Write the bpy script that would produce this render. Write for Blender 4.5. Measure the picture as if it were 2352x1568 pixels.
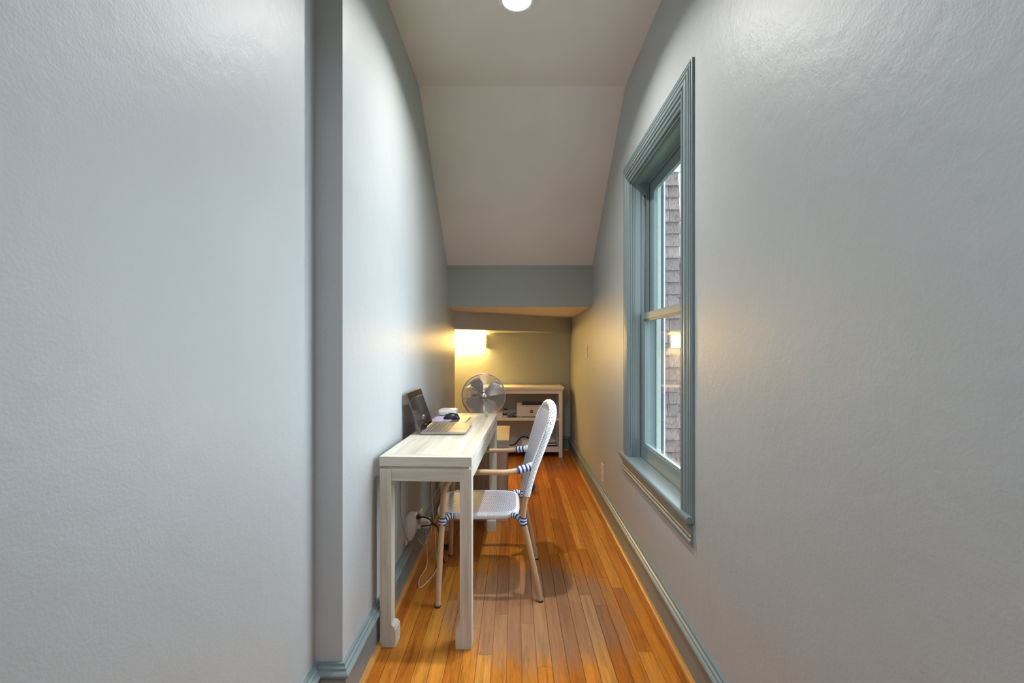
import bpy, bmesh, math, random
from mathutils import Vector, Matrix, Euler
random.seed(7)
SC = bpy.context.scene
COL = SC.collection
for o in list(bpy.data.objects): bpy.data.objects.remove(o)
R = math.radians
PI = math.pi

# ------------------------------------------------------------------ camera
cd = bpy.data.cameras.new('camera'); cam = bpy.data.objects.new('camera', cd); COL.objects.link(cam)
cam.location = (0, 0, 1.19); cam.rotation_euler = (R(90), 0, 0)
cd.sensor_width = 36; cd.lens = 1060 / 2352 * 36
cd.shift_x = -6 / 2352; cd.shift_y = 16 / 2352
cd.clip_start = 0.02; cd.clip_end = 200
SC.camera = cam

# ------------------------------------------------------------------ world (overcast sky)
w = bpy.data.worlds.new('world'); SC.world = w; w.use_nodes = True
bg = w.node_tree.nodes['Background']
bg.inputs[0].default_value = (0.80, 0.90, 1.0, 1); bg.inputs[1].default_value = 2.2

SC.view_settings.view_transform = 'Standard'; SC.view_settings.look = 'None'
SC.view_settings.gamma = 1; SC.view_settings.use_curve_mapping = False
SC.view_settings.exposure = 0.42

def area(name, loc, rot, sx, sy, power, col, shape='RECTANGLE', spread=180):
    l = bpy.data.lights.new(name, 'AREA'); l.shape = shape; l.size = sx; l.size_y = sy
    l.energy = power; l.color = col; l.spread = R(spread)
    o = bpy.data.objects.new(name, l); COL.objects.link(o); o.location = loc
    o.rotation_euler = rot; return o
# soft bright sky seen past the neighbouring house, coming in through the side window
sl_ = bpy.data.lights.new('hazy_sun', 'SUN'); sl_.energy = 16; sl_.angle = R(100); sl_.color = (.76, .87, 1.0)
sun = bpy.data.objects.new('hazy_sun', sl_); COL.objects.link(sun); sun.location = (4, 2.4, 4)
sun.rotation_euler = Vector((-1, -.60, -.24)).to_track_quat('-Z', 'Y').to_euler()
# added fill light behind the photographer, standing for no window or lamp
area('rear_fill_light', (0.0, -2.3, 1.5), (R(90), 0, 0), 1.15, 2.0, 4, (0.93, 0.96, 1.0))
# the recessed ceiling lamp
area('ceiling_lamp_bulb', (0.01, 2.035, 2.716), (0, 0, 0), 0.06, 0.06, 14, (1.0, 0.985, 0.96), 'DISK', 142)
# added overhead fill, out of view, brightening the foreground walls
area('rear_overhead_fill', (0.01, -0.35, 2.716), (0, 0, 0), 0.1, 0.1, 17, (0.76, 0.87, 1.0), 'DISK', 150)

# ------------------------------------------------------------------ materials
def nd(nt, t, **kw):
    n = nt.nodes.new(t)
    for k, v in kw.items():
        if hasattr(n, k): setattr(n, k, v)
    return n
def ramp(nt, fac, stops):
    r = nt.nodes.new('ShaderNodeValToRGB'); e = r.color_ramp.elements
    e[0].position, e[0].color = stops[0][0], (*stops[0][1], 1)
    e[1].position, e[1].color = stops[-1][0], (*stops[-1][1], 1)
    for p, c in stops[1:-1]:
        x = e.new(p); x.color = (*c, 1)
    nt.links.new(fac, r.inputs[0]); return r.outputs[0]
def math_(nt, op, a, b=None, c=None):
    n = nt.nodes.new('ShaderNodeMath'); n.operation = op
    for i, v in enumerate((a, b, c)):
        if v is None: continue
        if isinstance(v, (int, float)): n.inputs[i].default_value = v
        else: nt.links.new(v, n.inputs[i])
    return n.outputs[0]
def coords(nt, kind='Object', scale=(1, 1, 1), rnd=False):
    tc = nt.nodes.new('ShaderNodeTexCoord'); mp = nt.nodes.new('ShaderNodeMapping')
    mp.inputs['Scale'].default_value = scale
    if kind == 'World':
        g = nt.nodes.new('ShaderNodeNewGeometry'); src = g.outputs['Position']
    else: src = tc.outputs[kind]
    if rnd:
        oi = nt.nodes.new('ShaderNodeObjectInfo'); add = nt.nodes.new('ShaderNodeVectorMath'); add.operation = 'ADD'
        m = nt.nodes.new('ShaderNodeVectorMath'); m.operation = 'SCALE'; m.inputs[0].default_value = (13.1, 31.7, 7.3)
        nt.links.new(oi.outputs['Random'], m.inputs['Scale']); nt.links.new(src, add.inputs[0]); nt.links.new(m.outputs[0], add.inputs[1])
        src = add.outputs[0]
    nt.links.new(src, mp.inputs[0]); return mp.outputs[0]
def noise(nt, vec, sc, det=3, rough=.5):
    n = nt.nodes.new('ShaderNodeTexNoise'); n.inputs['Scale'].default_value = sc; n.inputs['Detail'].default_value = det
    n.inputs['Roughness'].default_value = rough; nt.links.new(vec, n.inputs['Vector']); return n.outputs['Fac']
def base(name):
    m = bpy.data.materials.new(name); m.use_nodes = True; nt = m.node_tree
    return m, nt, nt.nodes['Principled BSDF']
def bump(nt, b, h, st, dist=.01):
    n = nt.nodes.new('ShaderNodeBump'); n.inputs['Strength'].default_value = st; n.inputs['Distance'].default_value = dist
    nt.links.new(h, n.inputs['Height']); nt.links.new(n.outputs[0], b.inputs['Normal'])
def mixc(nt, f, a, b):
    n = nt.nodes.new('ShaderNodeMix'); n.data_type = 'RGBA'
    if isinstance(f, (int, float)): n.inputs[0].default_value = f
    else: nt.links.new(f, n.inputs[0])
    for i, v in ((6, a), (7, b)):
        if isinstance(v, tuple): n.inputs[i].default_value = (*v, 1)
        else: nt.links.new(v, n.inputs[i])
    return n.outputs[2]

def plain(name, c, rough=.5, metal=0, ns=60, nb=0.0, var=.06, spec=.5, coat=0):
    m, nt, b = base(name)
    v = coords(nt); f = noise(nt, v, ns)
    lo = tuple(x * (1 - var) for x in c); hi = tuple(min(1, x * (1 + var)) for x in c)
    nt.links.new(ramp(nt, f, [(.3, lo), (.7, hi)]), b.inputs['Base Color'])
    b.inputs['Roughness'].default_value = rough; b.inputs['Metallic'].default_value = metal
    b.inputs['Specular IOR Level'].default_value = spec; b.inputs['Coat Weight'].default_value = coat
    if nb: bump(nt, b, f, nb, .002)
    return m
def paint(name, c, rough=.4, bs=.25, tex=170):
    m, nt, b = base(name)
    v = coords(nt, 'World'); f1 = noise(nt, v, tex, 4, .6); f2 = noise(nt, v, 2.5, 2)
    f3 = noise(nt, v, 22, 3, .55)
    nt.links.new(ramp(nt, f2, [(.3, tuple(x * .97 for x in c)), (.7, tuple(x * 1.03 for x in c))]), b.inputs['Base Color'])
    h = math_(nt, 'ADD', f1, math_(nt, 'MULTIPLY', f3, 2.5))
    b.inputs['Roughness'].default_value = rough
    b.inputs['Specular IOR Level'].default_value = .5
    bump(nt, b, h, bs, .003); return m
M = {}
M['wall'] = paint('wall_paint', (.43, .455, .455), .46, .22)
M['ceil'] = paint('ceiling_paint', (.78, .72, .665), .75, .12)
M['trim'] = paint('trim_paint', (.19, .245, .25), .36, .05, 60)
M['beam'] = paint('shaded_wall_paint', (.27, .285, .25), .45, .15)  # same paint as the walls, with the beam's shade put into the colour

def wood(name, stops, axis='Y', scale=1.0, rough=.4, grain=.5, rnd=True, bs=.15):
    m, nt, b = base(name)
    s = {'X': (1.2, 22, 22), 'Y': (22, 1.2, 22), 'Z': (22, 22, 1.2)}[axis]
    v = coords(nt, 'Object', tuple(x * scale for x in s), rnd)
    f = noise(nt, v, 1.6, 5, .6); g = noise(nt, v, 9, 3, .6)
    t = math_(nt, 'ADD', math_(nt, 'MULTIPLY', f, 1 - grain * .5), math_(nt, 'MULTIPLY', g, grain * .5))
    nt.links.new(ramp(nt, t, stops), b.inputs['Base Color']); b.inputs['Roughness'].default_value = rough
    bump(nt, b, g, bs, .001); return m
def whitewash(ax):
    return wood('whitewashed_wood_' + ax, [(.32, (.44, .40, .31)), (.5, (.58, .545, .455)), (.68, (.70, .67, .585))], ax, 1.0, .45, .6)
M['wwY'] = whitewash('Y'); M['wwX'] = whitewash('X'); M['wwZ'] = whitewash('Z')
M['trunk'] = wood('weathered_brown_wood', [(.3, (.17, .10, .065)), (.5, (.32, .215, .15)), (.7, (.46, .35, .28))], 'Z', 1, .6, .9)
M['trunktop'] = wood('pale_waxed_wood', [(.3, (.36, .25, .13)), (.6, (.52, .39, .22)), (.75, (.6, .46, .28))], 'Y', .7, .5, .5)
M['trunkedge'] = wood('grey_weathered_wood', [(.3, (.19, .14, .11)), (.7, (.38, .32, .27))], 'X', 1, .6, .9)
M['cane'] = wood('beige_bamboo_lacquer', [(.3, (.50, .31, .17)), (.6, (.59, .385, .225)), (.75, (.64, .44, .27))], 'Z', .8, .33, .3)
M['shoe'] = wood('honey_oak_moulding', [(.3, (.42, .17, .035)), (.7, (.62, .30, .08))], 'Y', 1, .35, .5, False)

def floor_mat():
    m, nt, b = base('honey_oak_strip')
    oi = nt.nodes.new('ShaderNodeObjectInfo')
    c = ramp(nt, oi.outputs['Random'], [(0, (.42, .12, .013)), (.25, (.52, .165, .017)), (.55, (.59, .205, .022)), (.85, (.65, .255, .036)), (1, (.76, .35, .08))])
    v = coords(nt, 'World', (26, 1.3, 10), True)
    f = noise(nt, v, 2.2, 5, .62); g = noise(nt, v, 13, 3, .65)
    dark = nt.nodes.new('ShaderNodeMix'); dark.data_type = 'RGBA'; dark.blend_type = 'MULTIPLY'; dark.inputs[0].default_value = .8
    nt.links.new(c, dark.inputs[6])
    t = math_(nt, 'ADD', math_(nt, 'MULTIPLY', f, .6), math_(nt, 'MULTIPLY', g, .4))
    nt.links.new(ramp(nt, t, [(.36, (.42, .34, .28)), (.5, (.90, .87, .84)), (.63, (1.16, 1.14, 1.10))]), dark.inputs[7])
    # pool of cooler light by the chair, painted into the plank colour
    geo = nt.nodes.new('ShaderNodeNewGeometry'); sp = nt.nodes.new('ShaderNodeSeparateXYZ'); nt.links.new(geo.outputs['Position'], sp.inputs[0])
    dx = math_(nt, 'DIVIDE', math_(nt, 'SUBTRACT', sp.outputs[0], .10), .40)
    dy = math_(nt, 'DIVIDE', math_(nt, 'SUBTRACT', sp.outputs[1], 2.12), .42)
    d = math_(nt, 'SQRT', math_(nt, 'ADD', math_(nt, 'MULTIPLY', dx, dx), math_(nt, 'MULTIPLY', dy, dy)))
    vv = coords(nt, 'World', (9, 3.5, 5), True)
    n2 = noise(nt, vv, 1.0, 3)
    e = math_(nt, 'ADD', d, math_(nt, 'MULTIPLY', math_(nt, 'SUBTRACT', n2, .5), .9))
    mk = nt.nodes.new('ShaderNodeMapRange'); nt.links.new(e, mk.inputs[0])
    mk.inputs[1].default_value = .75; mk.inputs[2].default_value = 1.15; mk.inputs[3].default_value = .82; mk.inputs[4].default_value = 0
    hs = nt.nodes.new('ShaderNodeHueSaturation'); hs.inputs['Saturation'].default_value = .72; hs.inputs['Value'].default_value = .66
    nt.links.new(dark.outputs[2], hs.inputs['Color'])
    light_pool = mixc(nt, .42, hs.outputs[0], (.25, .155, .085))
    nt.links.new(mixc(nt, mk.outputs[0], dark.outputs[2], light_pool), b.inputs['Base Color'])
    b.inputs['Roughness'].default_value = .30
    b.inputs['Specular IOR Level'].default_value = .3
    bump(nt, b, g, .12, .001); return m
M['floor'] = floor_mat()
M['dark'] = plain('dark_gap', (.05, .025, .012), .8)

def weave(name, p=.0112, q=.0125, cu=.34, cv=.33, edge=False):
    m, nt, b = base(name)
    uv = nt.nodes.new('ShaderNodeUVMap'); uv.uv_map = 'UVMap'
    sp = nt.nodes.new('ShaderNodeSeparateXYZ'); nt.links.new(uv.outputs[0], sp.inputs[0])
    vr = math_(nt, 'DIVIDE', sp.outputs[1], q)
    row = math_(nt, 'MODULO', math_(nt, 'ADD', math_(nt, 'FLOOR', vr), 1000), 2)
    ur = math_(nt, 'ADD', math_(nt, 'DIVIDE', sp.outputs[0], p), math_(nt, 'MULTIPLY', row, .5))
    a = math_(nt, 'ABSOLUTE', math_(nt, 'SUBTRACT', math_(nt, 'FRACT', ur), .5))
    c = math_(nt, 'ABSOLUTE', math_(nt, 'SUBTRACT', math_(nt, 'FRACT', vr), .5))
    k = math_(nt, 'MULTIPLY', math_(nt, 'LESS_THAN', a, cu), math_(nt, 'LESS_THAN', c, cv))
    nt.links.new(mixc(nt, k, (.78, .80, .83), (.035, .045, .20)), b.inputs['Base Color'])
    b.inputs['Roughness'].default_value = .38
    h = math_(nt, 'SUBTRACT', math_(nt, 'SUBTRACT', 1.0, math_(nt, 'POWER', math_(nt, 'MULTIPLY', c, 2), 2)), math_(nt, 'MULTIPLY', k, .3))
    bump(nt, b, h, .6, .002); return m
M['weave'] = weave('blue_white_weave')
M['weaveedge'] = weave('blue_dotted_wrap', .0175, .0125, .15, .22)
M['white_wrap'] = plain('white_resin_cane', (.76, .80, .83), .35, ns=90)
M['blue_wrap'] = plain('navy_resin_cane', (.03, .045, .24), .35, ns=90)
M['black'] = plain('black_plastic', (.012, .012, .016), .3)
M['blackmatt'] = plain('black_rubber', (.02, .02, .022), .6)
M['screen'] = plain('glossy_black_glass', (.014, .008, .007), .05, spec=.7)
M['alu'] = plain('grey_aluminium', (.42, .41, .40), .35, .85, 200)
M['deck'] = plain('warm_grey_metal_deck', (.19, .17, .155), .42, .0, 200, spec=.25)
M['key'] = plain('dark_key', (.10, .09, .085), .45)
M['chrome'] = plain('brushed_steel', (.62, .60, .60), .24, 1.0, 200)
M['steel'] = plain('steel_wire', (.55, .53, .53), .28, 1.0, 200)
M['blade'] = plain('satin_steel_blade', (.46, .44, .43), .5, .9, 200)
M['white'] = plain('white_plastic', (.80, .80, .80), .35)
M['cream'] = plain('ivory_plastic', (.72, .66, .60), .35)
M['shelf'] = plain('white_lacquer', (.80, .77, .73), .4)
M['shelfback'] = plain('pale_grey_board', (.50, .50, .49), .6)
M['printer'] = plain('off_white_plastic', (.70, .66, .63), .42)
M['paper'] = plain('paper', (.74, .73, .72), .8)
M['greypaper'] = plain('grey_paper', (.36, .33, .32), .8)
M['lav'] = plain('lavender_print', (.50, .48, .78), .4, ns=14, var=.45)
M['ball'] = plain('blue_rubber', (.03, .10, .62), .35)
M['yellow'] = plain('yellow_petals', (.80, .62, .06), .6)
M['cord_w'] = plain('white_cord', (.66, .63, .60), .5)
M['cord_g'] = plain('grey_cord', (.20, .20, .20), .5)
M['ext_white'] = plain('white_exterior_trim', (.72, .74, .78), .5)
M['ext_dark'] = plain('dark_screen_channel', (.07, .075, .11), .5)
M['ext_grey'] = plain('pale_green_outer_jamb', (.44, .50, .46), .5)
M['grass'] = plain('lawn', (.10, .16, .05), .9, ns=20, nb=.5, var=.3)
M['roof'] = plain('grey_shingle_roof', (.16, .17, .19), .8, ns=30, nb=.4, var=.25)
M['siding'] = plain('blue_grey_siding', (.42, .45, .52), .6)
M['brass'] = plain('aged_metal', (.16, .16, .15), .4, .8)
def shingle_mat():
    m, nt, b = base('striated_wood_shake')
    v = coords(nt, 'World', (85, 85, 22), True); f = noise(nt, v, 1, 4, .7); v2 = coords(nt, 'World', (40, 40, 22)); f2 = noise(nt, v2, 1, 3)
    t = math_(nt, 'ADD', math_(nt, 'MULTIPLY', f, .7), math_(nt, 'MULTIPLY', f2, .3))
    oi = nt.nodes.new('ShaderNodeObjectInfo')
    c = ramp(nt, t, [(.34, (.06, .042, .040)), (.44, (.19, .148, .142)), (.6, (.27, .215, .205))])
    hs = nt.nodes.new('ShaderNodeHueSaturation'); nt.links.new(c, hs.inputs['Color'])
    nt.links.new(math_(nt, 'ADD', math_(nt, 'MULTIPLY', oi.outputs['Random'], .35), .85), hs.inputs['Value'])
    nt.links.new(hs.outputs[0], b.inputs['Base Color']); b.inputs['Roughness'].default_value = .85
    bump(nt, b, t, 1.0, .01); return m
M['shake'] = shingle_mat()
def emit(name, c, s):
    m, nt, b = base(name); b.inputs['Emission Color'].default_value = (*c, 1); b.inputs['Emission Strength'].default_value = s
    b.inputs['Base Color'].default_value = (.8, .8, .8, 1); return m
M['lamp'] = emit('ceiling_lamp_lens', (1, 1, 1), 6)
M['fixture'] = emit('warm_lit_acrylic', (1.0, .60, .165), 54)
def glass(name, tint=(1, 1, 1), refl=1.0):
    m = bpy.data.materials.new(name); m.use_nodes = True; nt = m.node_tree; nt.nodes.clear()
    o = nt.nodes.new('ShaderNodeOutputMaterial'); mx = nt.nodes.new('ShaderNodeMixShader'); t = nt.nodes.new('ShaderNodeBsdfTransparent')
    g = nt.nodes.new('ShaderNodeBsdfGlossy'); f = nt.nodes.new('ShaderNodeLayerWeight')
    fr = math_(nt, 'ADD', .035, math_(nt, 'MULTIPLY', math_(nt, 'POWER', f.outputs['Facing'], 5), .6))
    g.inputs['Roughness'].default_value = .01; t.inputs[0].default_value = (*tint, 1)
    nt.links.new(math_(nt, 'MULTIPLY', fr, refl), mx.inputs[0]); nt.links.new(t.outputs[0], mx.inputs[1]); nt.links.new(g.outputs[0], mx.inputs[2])
    nt.links.new(mx.outputs[0], o.inputs[0]); return m
M['glass'] = glass('window_glass', (.97, .985, .98), 1.0)

# ------------------------------------------------------------------ mesh helpers
class MB:
    def __init__(s): s.v = []; s.f = []; s.m = []; s.uv = {}; s.sm = []
    def add(s, vs, fs, mi=0, uvs=None, smooth=False):
        o = len(s.v); s.v += [tuple(v) for v in vs]
        for i, f in enumerate(fs):
            if uvs: s.uv[len(s.f)] = uvs[i]
            s.f.append([o + k for k in f]); s.m.append(mi); s.sm.append(smooth)
        return s
    def box(s, x0, x1, y0, y1, z0, z1, mi=0, mat=None):
        vs = [(x, y, z) for z in (z0, z1) for y in (y0, y1) for x in (x0, x1)]
        if mat: vs = [mat @ Vector(v) for v in vs]
        return s.add(vs, [(0, 2, 3, 1), (4, 5, 7, 6), (0, 1, 5, 4), (2, 6, 7, 3), (0, 4, 6, 2), (1, 3, 7, 5)], mi)
    def cbox(s, x0, x1, y0, y1, z0, z1, c=.002, mi=0, mat=None):
        """box with chamfered edges"""
        b = bmesh.new(); bmesh.ops.create_cube(b, size=1)
        for v in b.verts: v.co = ((x0 + x1) / 2 + v.co.x * (x1 - x0), (y0 + y1) / 2 + v.co.y * (y1 - y0), (z0 + z1) / 2 + v.co.z * (z1 - z0))
        bmesh.ops.bevel(b, geom=b.edges[:], offset=c, segments=2, affect='EDGES', profile=.6)
        b.verts.index_update(); vs = [v.co.copy() for v in b.verts]
        if mat: vs = [mat @ v for v in vs]
        s.add(vs, [[v.index for v in f.verts] for f in b.faces], mi); b.free(); return s
    def tube(s, pts, r, n=12, mi=0, caps=True, uvscale=False, closed=False):
        pts = [Vector(p) for p in pts]; N = len(pts)
        rs = r if isinstance(r, (list, tuple)) else [r] * N
        mis = mi if isinstance(mi, (list, tuple)) else None
        tang = []
        for i in range(N):
            a = pts[(i - 1) % N] if (i > 0 or closed) else pts[i]; b = pts[(i + 1) % N] if (i < N - 1 or closed) else pts[i]
            t = (b - a); tang.append(t.normalized() if t.length > 1e-9 else Vector((0, 0, 1)))
        up = Vector((0, 0, 1)) if abs(tang[0].z) < .9 else Vector((0, 1, 0))
        nrm = (up - tang[0] * up.dot(tang[0])).normalized()
        vs = []; L = 0; Ls = []
        for i in range(N):
            if i: L += (pts[i] - pts[i - 1]).length
            Ls.append(L)
            nrm = (nrm - tang[i] * nrm.dot(tang[i])); nrm.normalize(); bn = tang[i].cross(nrm)
            for k in range(n):
                a = 2 * PI * k / n; vs.append(pts[i] + (nrm * math.cos(a) + bn * math.sin(a)) * rs[i])
        o = len(s.v); s.v += [tuple(v) for v in vs]
        rng = N if closed else N - 1
        for i in range(rng):
            j = (i + 1) % N
            for k in range(n):
                k2 = (k + 1) % n
                if uvscale:
                    c = 2 * PI * max(rs[i], .001)
                    s.uv[len(s.f)] = [(c * k / n, Ls[i]), (c * (k + 1) / n, Ls[i]), (c * (k + 1) / n, Ls[j]), (c * k / n, Ls[j])]
                s.f.append([o + i * n + k, o + i * n + k2, o + j * n + k2, o + j * n + k]); s.m.append(mis[i] if mis else mi); s.sm.append(True)
        if caps and not closed:
            s.f.append([o + k for k in range(n)][::-1]); s.m.append(mis[0] if mis else mi); s.sm.append(False)
            s.f.append([o + (N - 1) * n + k for k in range(n)]); s.m.append(mis[-1] if mis else mi); s.sm.append(False)
        return s
    def lathe(s, prof, n=32, axis='Z', c=(0, 0, 0), mi=0, mat=None):
        vs = []; N = len(prof)
        for (r, h) in prof:
            for k in range(n):
                a = 2 * PI * k / n; p = (r * math.cos(a), r * math.sin(a), h)
                if axis == 'Y': p = (p[0], p[2], p[1])
                if axis == 'X': p = (p[2], p[0], p[1])
                v = Vector(p) + Vector(c); vs.append(mat @ v if mat else v)
        fs = [[i * n + k, i * n + (k + 1) % n, (i + 1) * n + (k + 1) % n, (i + 1) * n + k] for i in range(N - 1) for k in range(n)]
        s.add(vs, fs, mi, smooth=True)
        s.add(vs[:n], [list(range(n))[::-1]], mi); s.add(vs[-n:], [list(range(n))], mi); return s
    def sweep(s, path, prof, mapf, side=1, mi=0, closed=False):
        """mitred sweep of a profile (offset, height) along a 2D path"""
        P = [Vector((p[0], p[1])) for p in path]; N = len(P); ms = []
        for i in range(N):
            a = (P[i] - P[i - 1]).normalized() if (i > 0 or closed) else None
            b = (P[(i + 1) % N] - P[i]).normalized() if (i < N - 1 or closed) else None
            na = Vector((-a.y, a.x)) if a else None; nb = Vector((-b.y, b.x)) if b else None
            if na is None: m = nb
            elif nb is None: m = na
            else:
                m = (na + nb); m = m / (m.dot(na))
            ms.append(m * side)
        K = len(prof); vs = []
        for i in range(N):
            for (o_, h) in prof:
                q = P[i] + ms[i] * o_; vs.append(mapf(q.x, q.y, h))
        fs = []
        for i in range(N if closed else N - 1):
            j = (i + 1) % N
            for k in range(K):
                k2 = (k + 1) % K; fs.append([i * K + k, i * K + k2, j * K + k2, j * K + k])
        if not closed: fs += [list(range(K))[::-1], [(N - 1) * K + k for k in range(K)]]
        return s.add(vs, fs, mi)
    def build(s, name, mats, parent=None, kind=None, label=None, bevel=0, loc=None):
        me = bpy.data.meshes.new(name); me.from_pydata(s.v, [], s.f)
        if not isinstance(mats, (list, tuple)): mats = [mats]
        for m in mats: me.materials.append(m)
        me.polygons.foreach_set('material_index', s.m); me.polygons.foreach_set('use_smooth', s.sm)
        if s.uv:
            u = me.uv_layers.new(name='UVMap')
            for fi, c in s.uv.items():
                p = me.polygons[fi]
                for li, q in zip(p.loop_indices, c): u.data[li].uv = q
        me.update()
        b = bmesh.new(); b.from_mesh(me); bmesh.ops.recalc_face_normals(b, faces=b.faces[:]); b.to_mesh(me); b.free()
        o = bpy.data.objects.new(name, me); COL.objects.link(o)
        if parent: o.parent = parent
        if kind: o['kind'] = kind
        if label: o['label'] = label
        if loc: o.location = loc
        if bevel:
            md = o.modifiers.new('bevel', 'BEVEL'); md.width = bevel; md.segments = 2; md.limit_method = 'ANGLE'
        return o
def thing(name, label, cat, loc=(0, 0, 0), rz=0, group=None):
    o = bpy.data.objects.new(name, None); COL.objects.link(o); o.empty_display_size = .05
    o.location = loc; o.rotation_euler = (0, 0, rz); o['label'] = label; o['category'] = cat
    if group: o['group'] = group
    return o
def tag(o, label, cat, group=None):
    o['label'] = label; o['category'] = cat
    if group: o['group'] = group
    return o
def spline(pts, n=8):
    pts = [Vector(p) for p in pts]; out = []
    for i in range(len(pts) - 1):
        p0 = pts[max(i - 1, 0)]; p1 = pts[i]; p2 = pts[i + 1]; p3 = pts[min(i + 2, len(pts) - 1)]
        for k in range(n):
            t = k / n
            out.append(.5 * ((2 * p1) + (-p0 + p2) * t + (2 * p0 - 5 * p1 + 4 * p2 - p3) * t * t + (-p0 + 3 * p1 - 3 * p2 + p3) * t ** 3))
    out.append(pts[-1]); return out
def resample(pts, step):
    out = [pts[0]]; acc = 0
    tot = sum((pts[i + 1] - pts[i]).length for i in range(len(pts) - 1)); n = max(2, int(tot / step)); st = tot / n
    d = 0; i = 0; target = st
    for i in range(len(pts) - 1):
        a, b = pts[i], pts[i + 1]; l = (b - a).length
        while d + l >= target - 1e-9 and len(out) < n:
            out.append(a.lerp(b, (target - d) / l)); target += st
        d += l
    out.append(pts[-1]); return out

# ------------------------------------------------------------------ room shell
XL, XR, XF = -.561, .65, -.648      # corridor left wall, right wall, foreground left wall
YP, YB, YC = 1.505, 5.40, 2.71      # pier face, back wall, ceiling crease
ZC, YS, ZS, ZB = 2.73, 3.86, 1.885, 1.54   # ceiling, end of slope, top / bottom of beam
YA, ZA = 4.33, 1.371               # end of left wall, alcove ceiling
XA = -1.05
# floor
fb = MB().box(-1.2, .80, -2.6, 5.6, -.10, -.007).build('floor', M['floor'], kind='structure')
pm = MB()
def plank_mesh(w):
    hw = w / 2; c = .0016
    vs = []
    for (y, e) in ((-.5, 0), (.5, 0)):
        vs += [(-hw, y, -.007), (-hw, y, -c), (-hw + c, y, 0), (hw - c, y, 0), (hw, y, -c), (hw, y, -.007)]
    fs = [(i, i + 1, 7 + i, 6 + i) for i in range(5)] + [(0, 6, 11, 5), (5, 4, 3, 2, 1, 0), (6, 7, 8, 9, 10, 11)]
    m = MB(); m.add(vs, fs); return m
PW = .0572
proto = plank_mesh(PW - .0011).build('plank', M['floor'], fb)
used = False; npl = 0
nx = int((XR - (-.66)) / PW) + 1
for i in range(nx):
    x = -.66 + PW * (i + .5)
    if x > XR: break
    y = -.3 - random.random() * .8
    while y < YB:
        L = random.uniform(.45, 1.7); y1 = min(y + L, YB)
        if y1 > .6 and not (x + PW / 2 < XL - .01 and y > YP and y < YA - .3):
            o = proto if not used else proto.copy()
            if used: COL.objects.link(o)
            used = True; npl += 1
            o.parent = fb; o.location = (x, (y + y1) / 2, 0); o.scale = (1, y1 - y - .001, 1)
        y = y1
# left walls
m = MB().box(XL - .15, XL, YP, YA, -.1, ZC)
m.build('wall_left', M['wall'], kind='structure')
MB().box(XF - .15, XF, -2.5, YP, -.1, ZC).build('wall_left', M['wall'], kind='structure')
MB().box(XA - .1, XA, YA - .4, YB, -.1, ZB).box(XA, XL - .15, YA - .4, YA - .3, -.1, ZB).build('wall_alcove', M['wall'], kind='structure')
# right wall with the window opening
WY0, WY1, WZ0, WZ1 = 1.788, 2.598, .565, 2.122
J = .02
m = MB().box(XR, XR + .17, -2.5, WY0 - J, -.1, ZC).box(XR, XR + .17, WY1 + J, YB, -.1, ZC)
m.box(XR, XR + .17, WY0 - J, WY1 + J, -.1, WZ0 - .02).box(XR, XR + .17, WY0 - J, WY1 + J, WZ1 + J, ZC)
m.build('wall_right', M['wall'], kind='structure')
MB().box(XA - .1, XR + .15, YB, YB + .15, -.1, ZB + .2).build('wall_back', M['wall'], kind='structure')
MB().box(XF - .15, XR + .15, -2.65, -2.5, -.1, ZC).build('wall_rear', M['wall'], kind='structure')
# ceiling: flat part and slope
m = MB().box(XF - .15, XR + .15, -2.6, YC, ZC, ZC + .12)
m.add([(XF, YC, ZC), (XR + .15, YC, ZC), (XR + .15, YS, ZS), (XF, YS, ZS), (XF, YC, ZC + .12), (XR + .15, YC, ZC + .12), (XR + .15, YS + .1, ZS + .08), (XF, YS + .1, ZS + .08)],
      [(0, 1, 2, 3), (4, 7, 6, 5), (0, 4, 5, 1), (3, 2, 6, 7), (0, 3, 7, 4), (1, 5, 6, 2)])
m.build('ceiling', M['ceil'], kind='structure')
# beam face and the low ceiling behind it
MB().box(XL - .02, XR + .02, YS, YS + .03, ZB, ZS + .05).build('wall_beam', M['beam'], kind='structure')
MB().box(XA - .1, XR + .02, YS + .003, YB, ZB + .0005, ZB + .06).build('ceiling_alcove', M['ceil'], kind='structure')
# skewed header over the alcove
hm = MB(); yl, yr = YA, 5.26
vs = [(XA, yl - .0, ZA), (XL, yl, ZA), (XR, yr, ZA), (XR, YB, ZA), (XA, YB, ZA)]
vs += [(x, y, ZB) for (x, y, z) in vs]
hm.add(vs, [(0, 1, 2, 3, 4), (9, 8, 7, 6, 5), (0, 5, 6, 1), (1, 6, 7, 2), (2, 7, 8, 3), (3, 8, 9, 4), (4, 9, 5, 0)])
hm.build('wall_header', M['wall'], kind='structure')
# baseboards
BP = [(0, 0), (.016, 0), (.016, .128), (.018, .131), (.027, .134), (.028, .141), (.024, .146), (.018, .150), (.017, .157), (.011, .162), (.010, .170), (0, .170)]
SP = [(.014, 0), (.034, 0), (.034, .006), (.031, .014), (.025, .019), (.014, .020)]
mp = lambda x, y, h: (x, y, h)
lp = [(XF, -2.45), (XF, YP), (XL, YP), (XL, YA)]
bl = MB().sweep(lp, BP, mp, -1).build('baseboard_left', M['trim'], kind='structure')
MB().sweep(lp, SP, mp, -1).build('shoe_moulding', M['shoe'], bl)
rp = [(XR, -2.45), (XR, YB), (XA, YB)]
br = MB().sweep(rp, BP, mp, 1).build('baseboard_right', M['trim'], kind='structure')
MB().sweep(rp, SP, mp, 1).build('shoe_moulding', M['shoe'], br)
# corner bead seen at the right end of the back wall
MB().cbox(XR - .012, XR - .001, YB - .012, YB - .001, .17, ZA, .002).build('trim_1', M['wall'], kind='structure')

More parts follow.
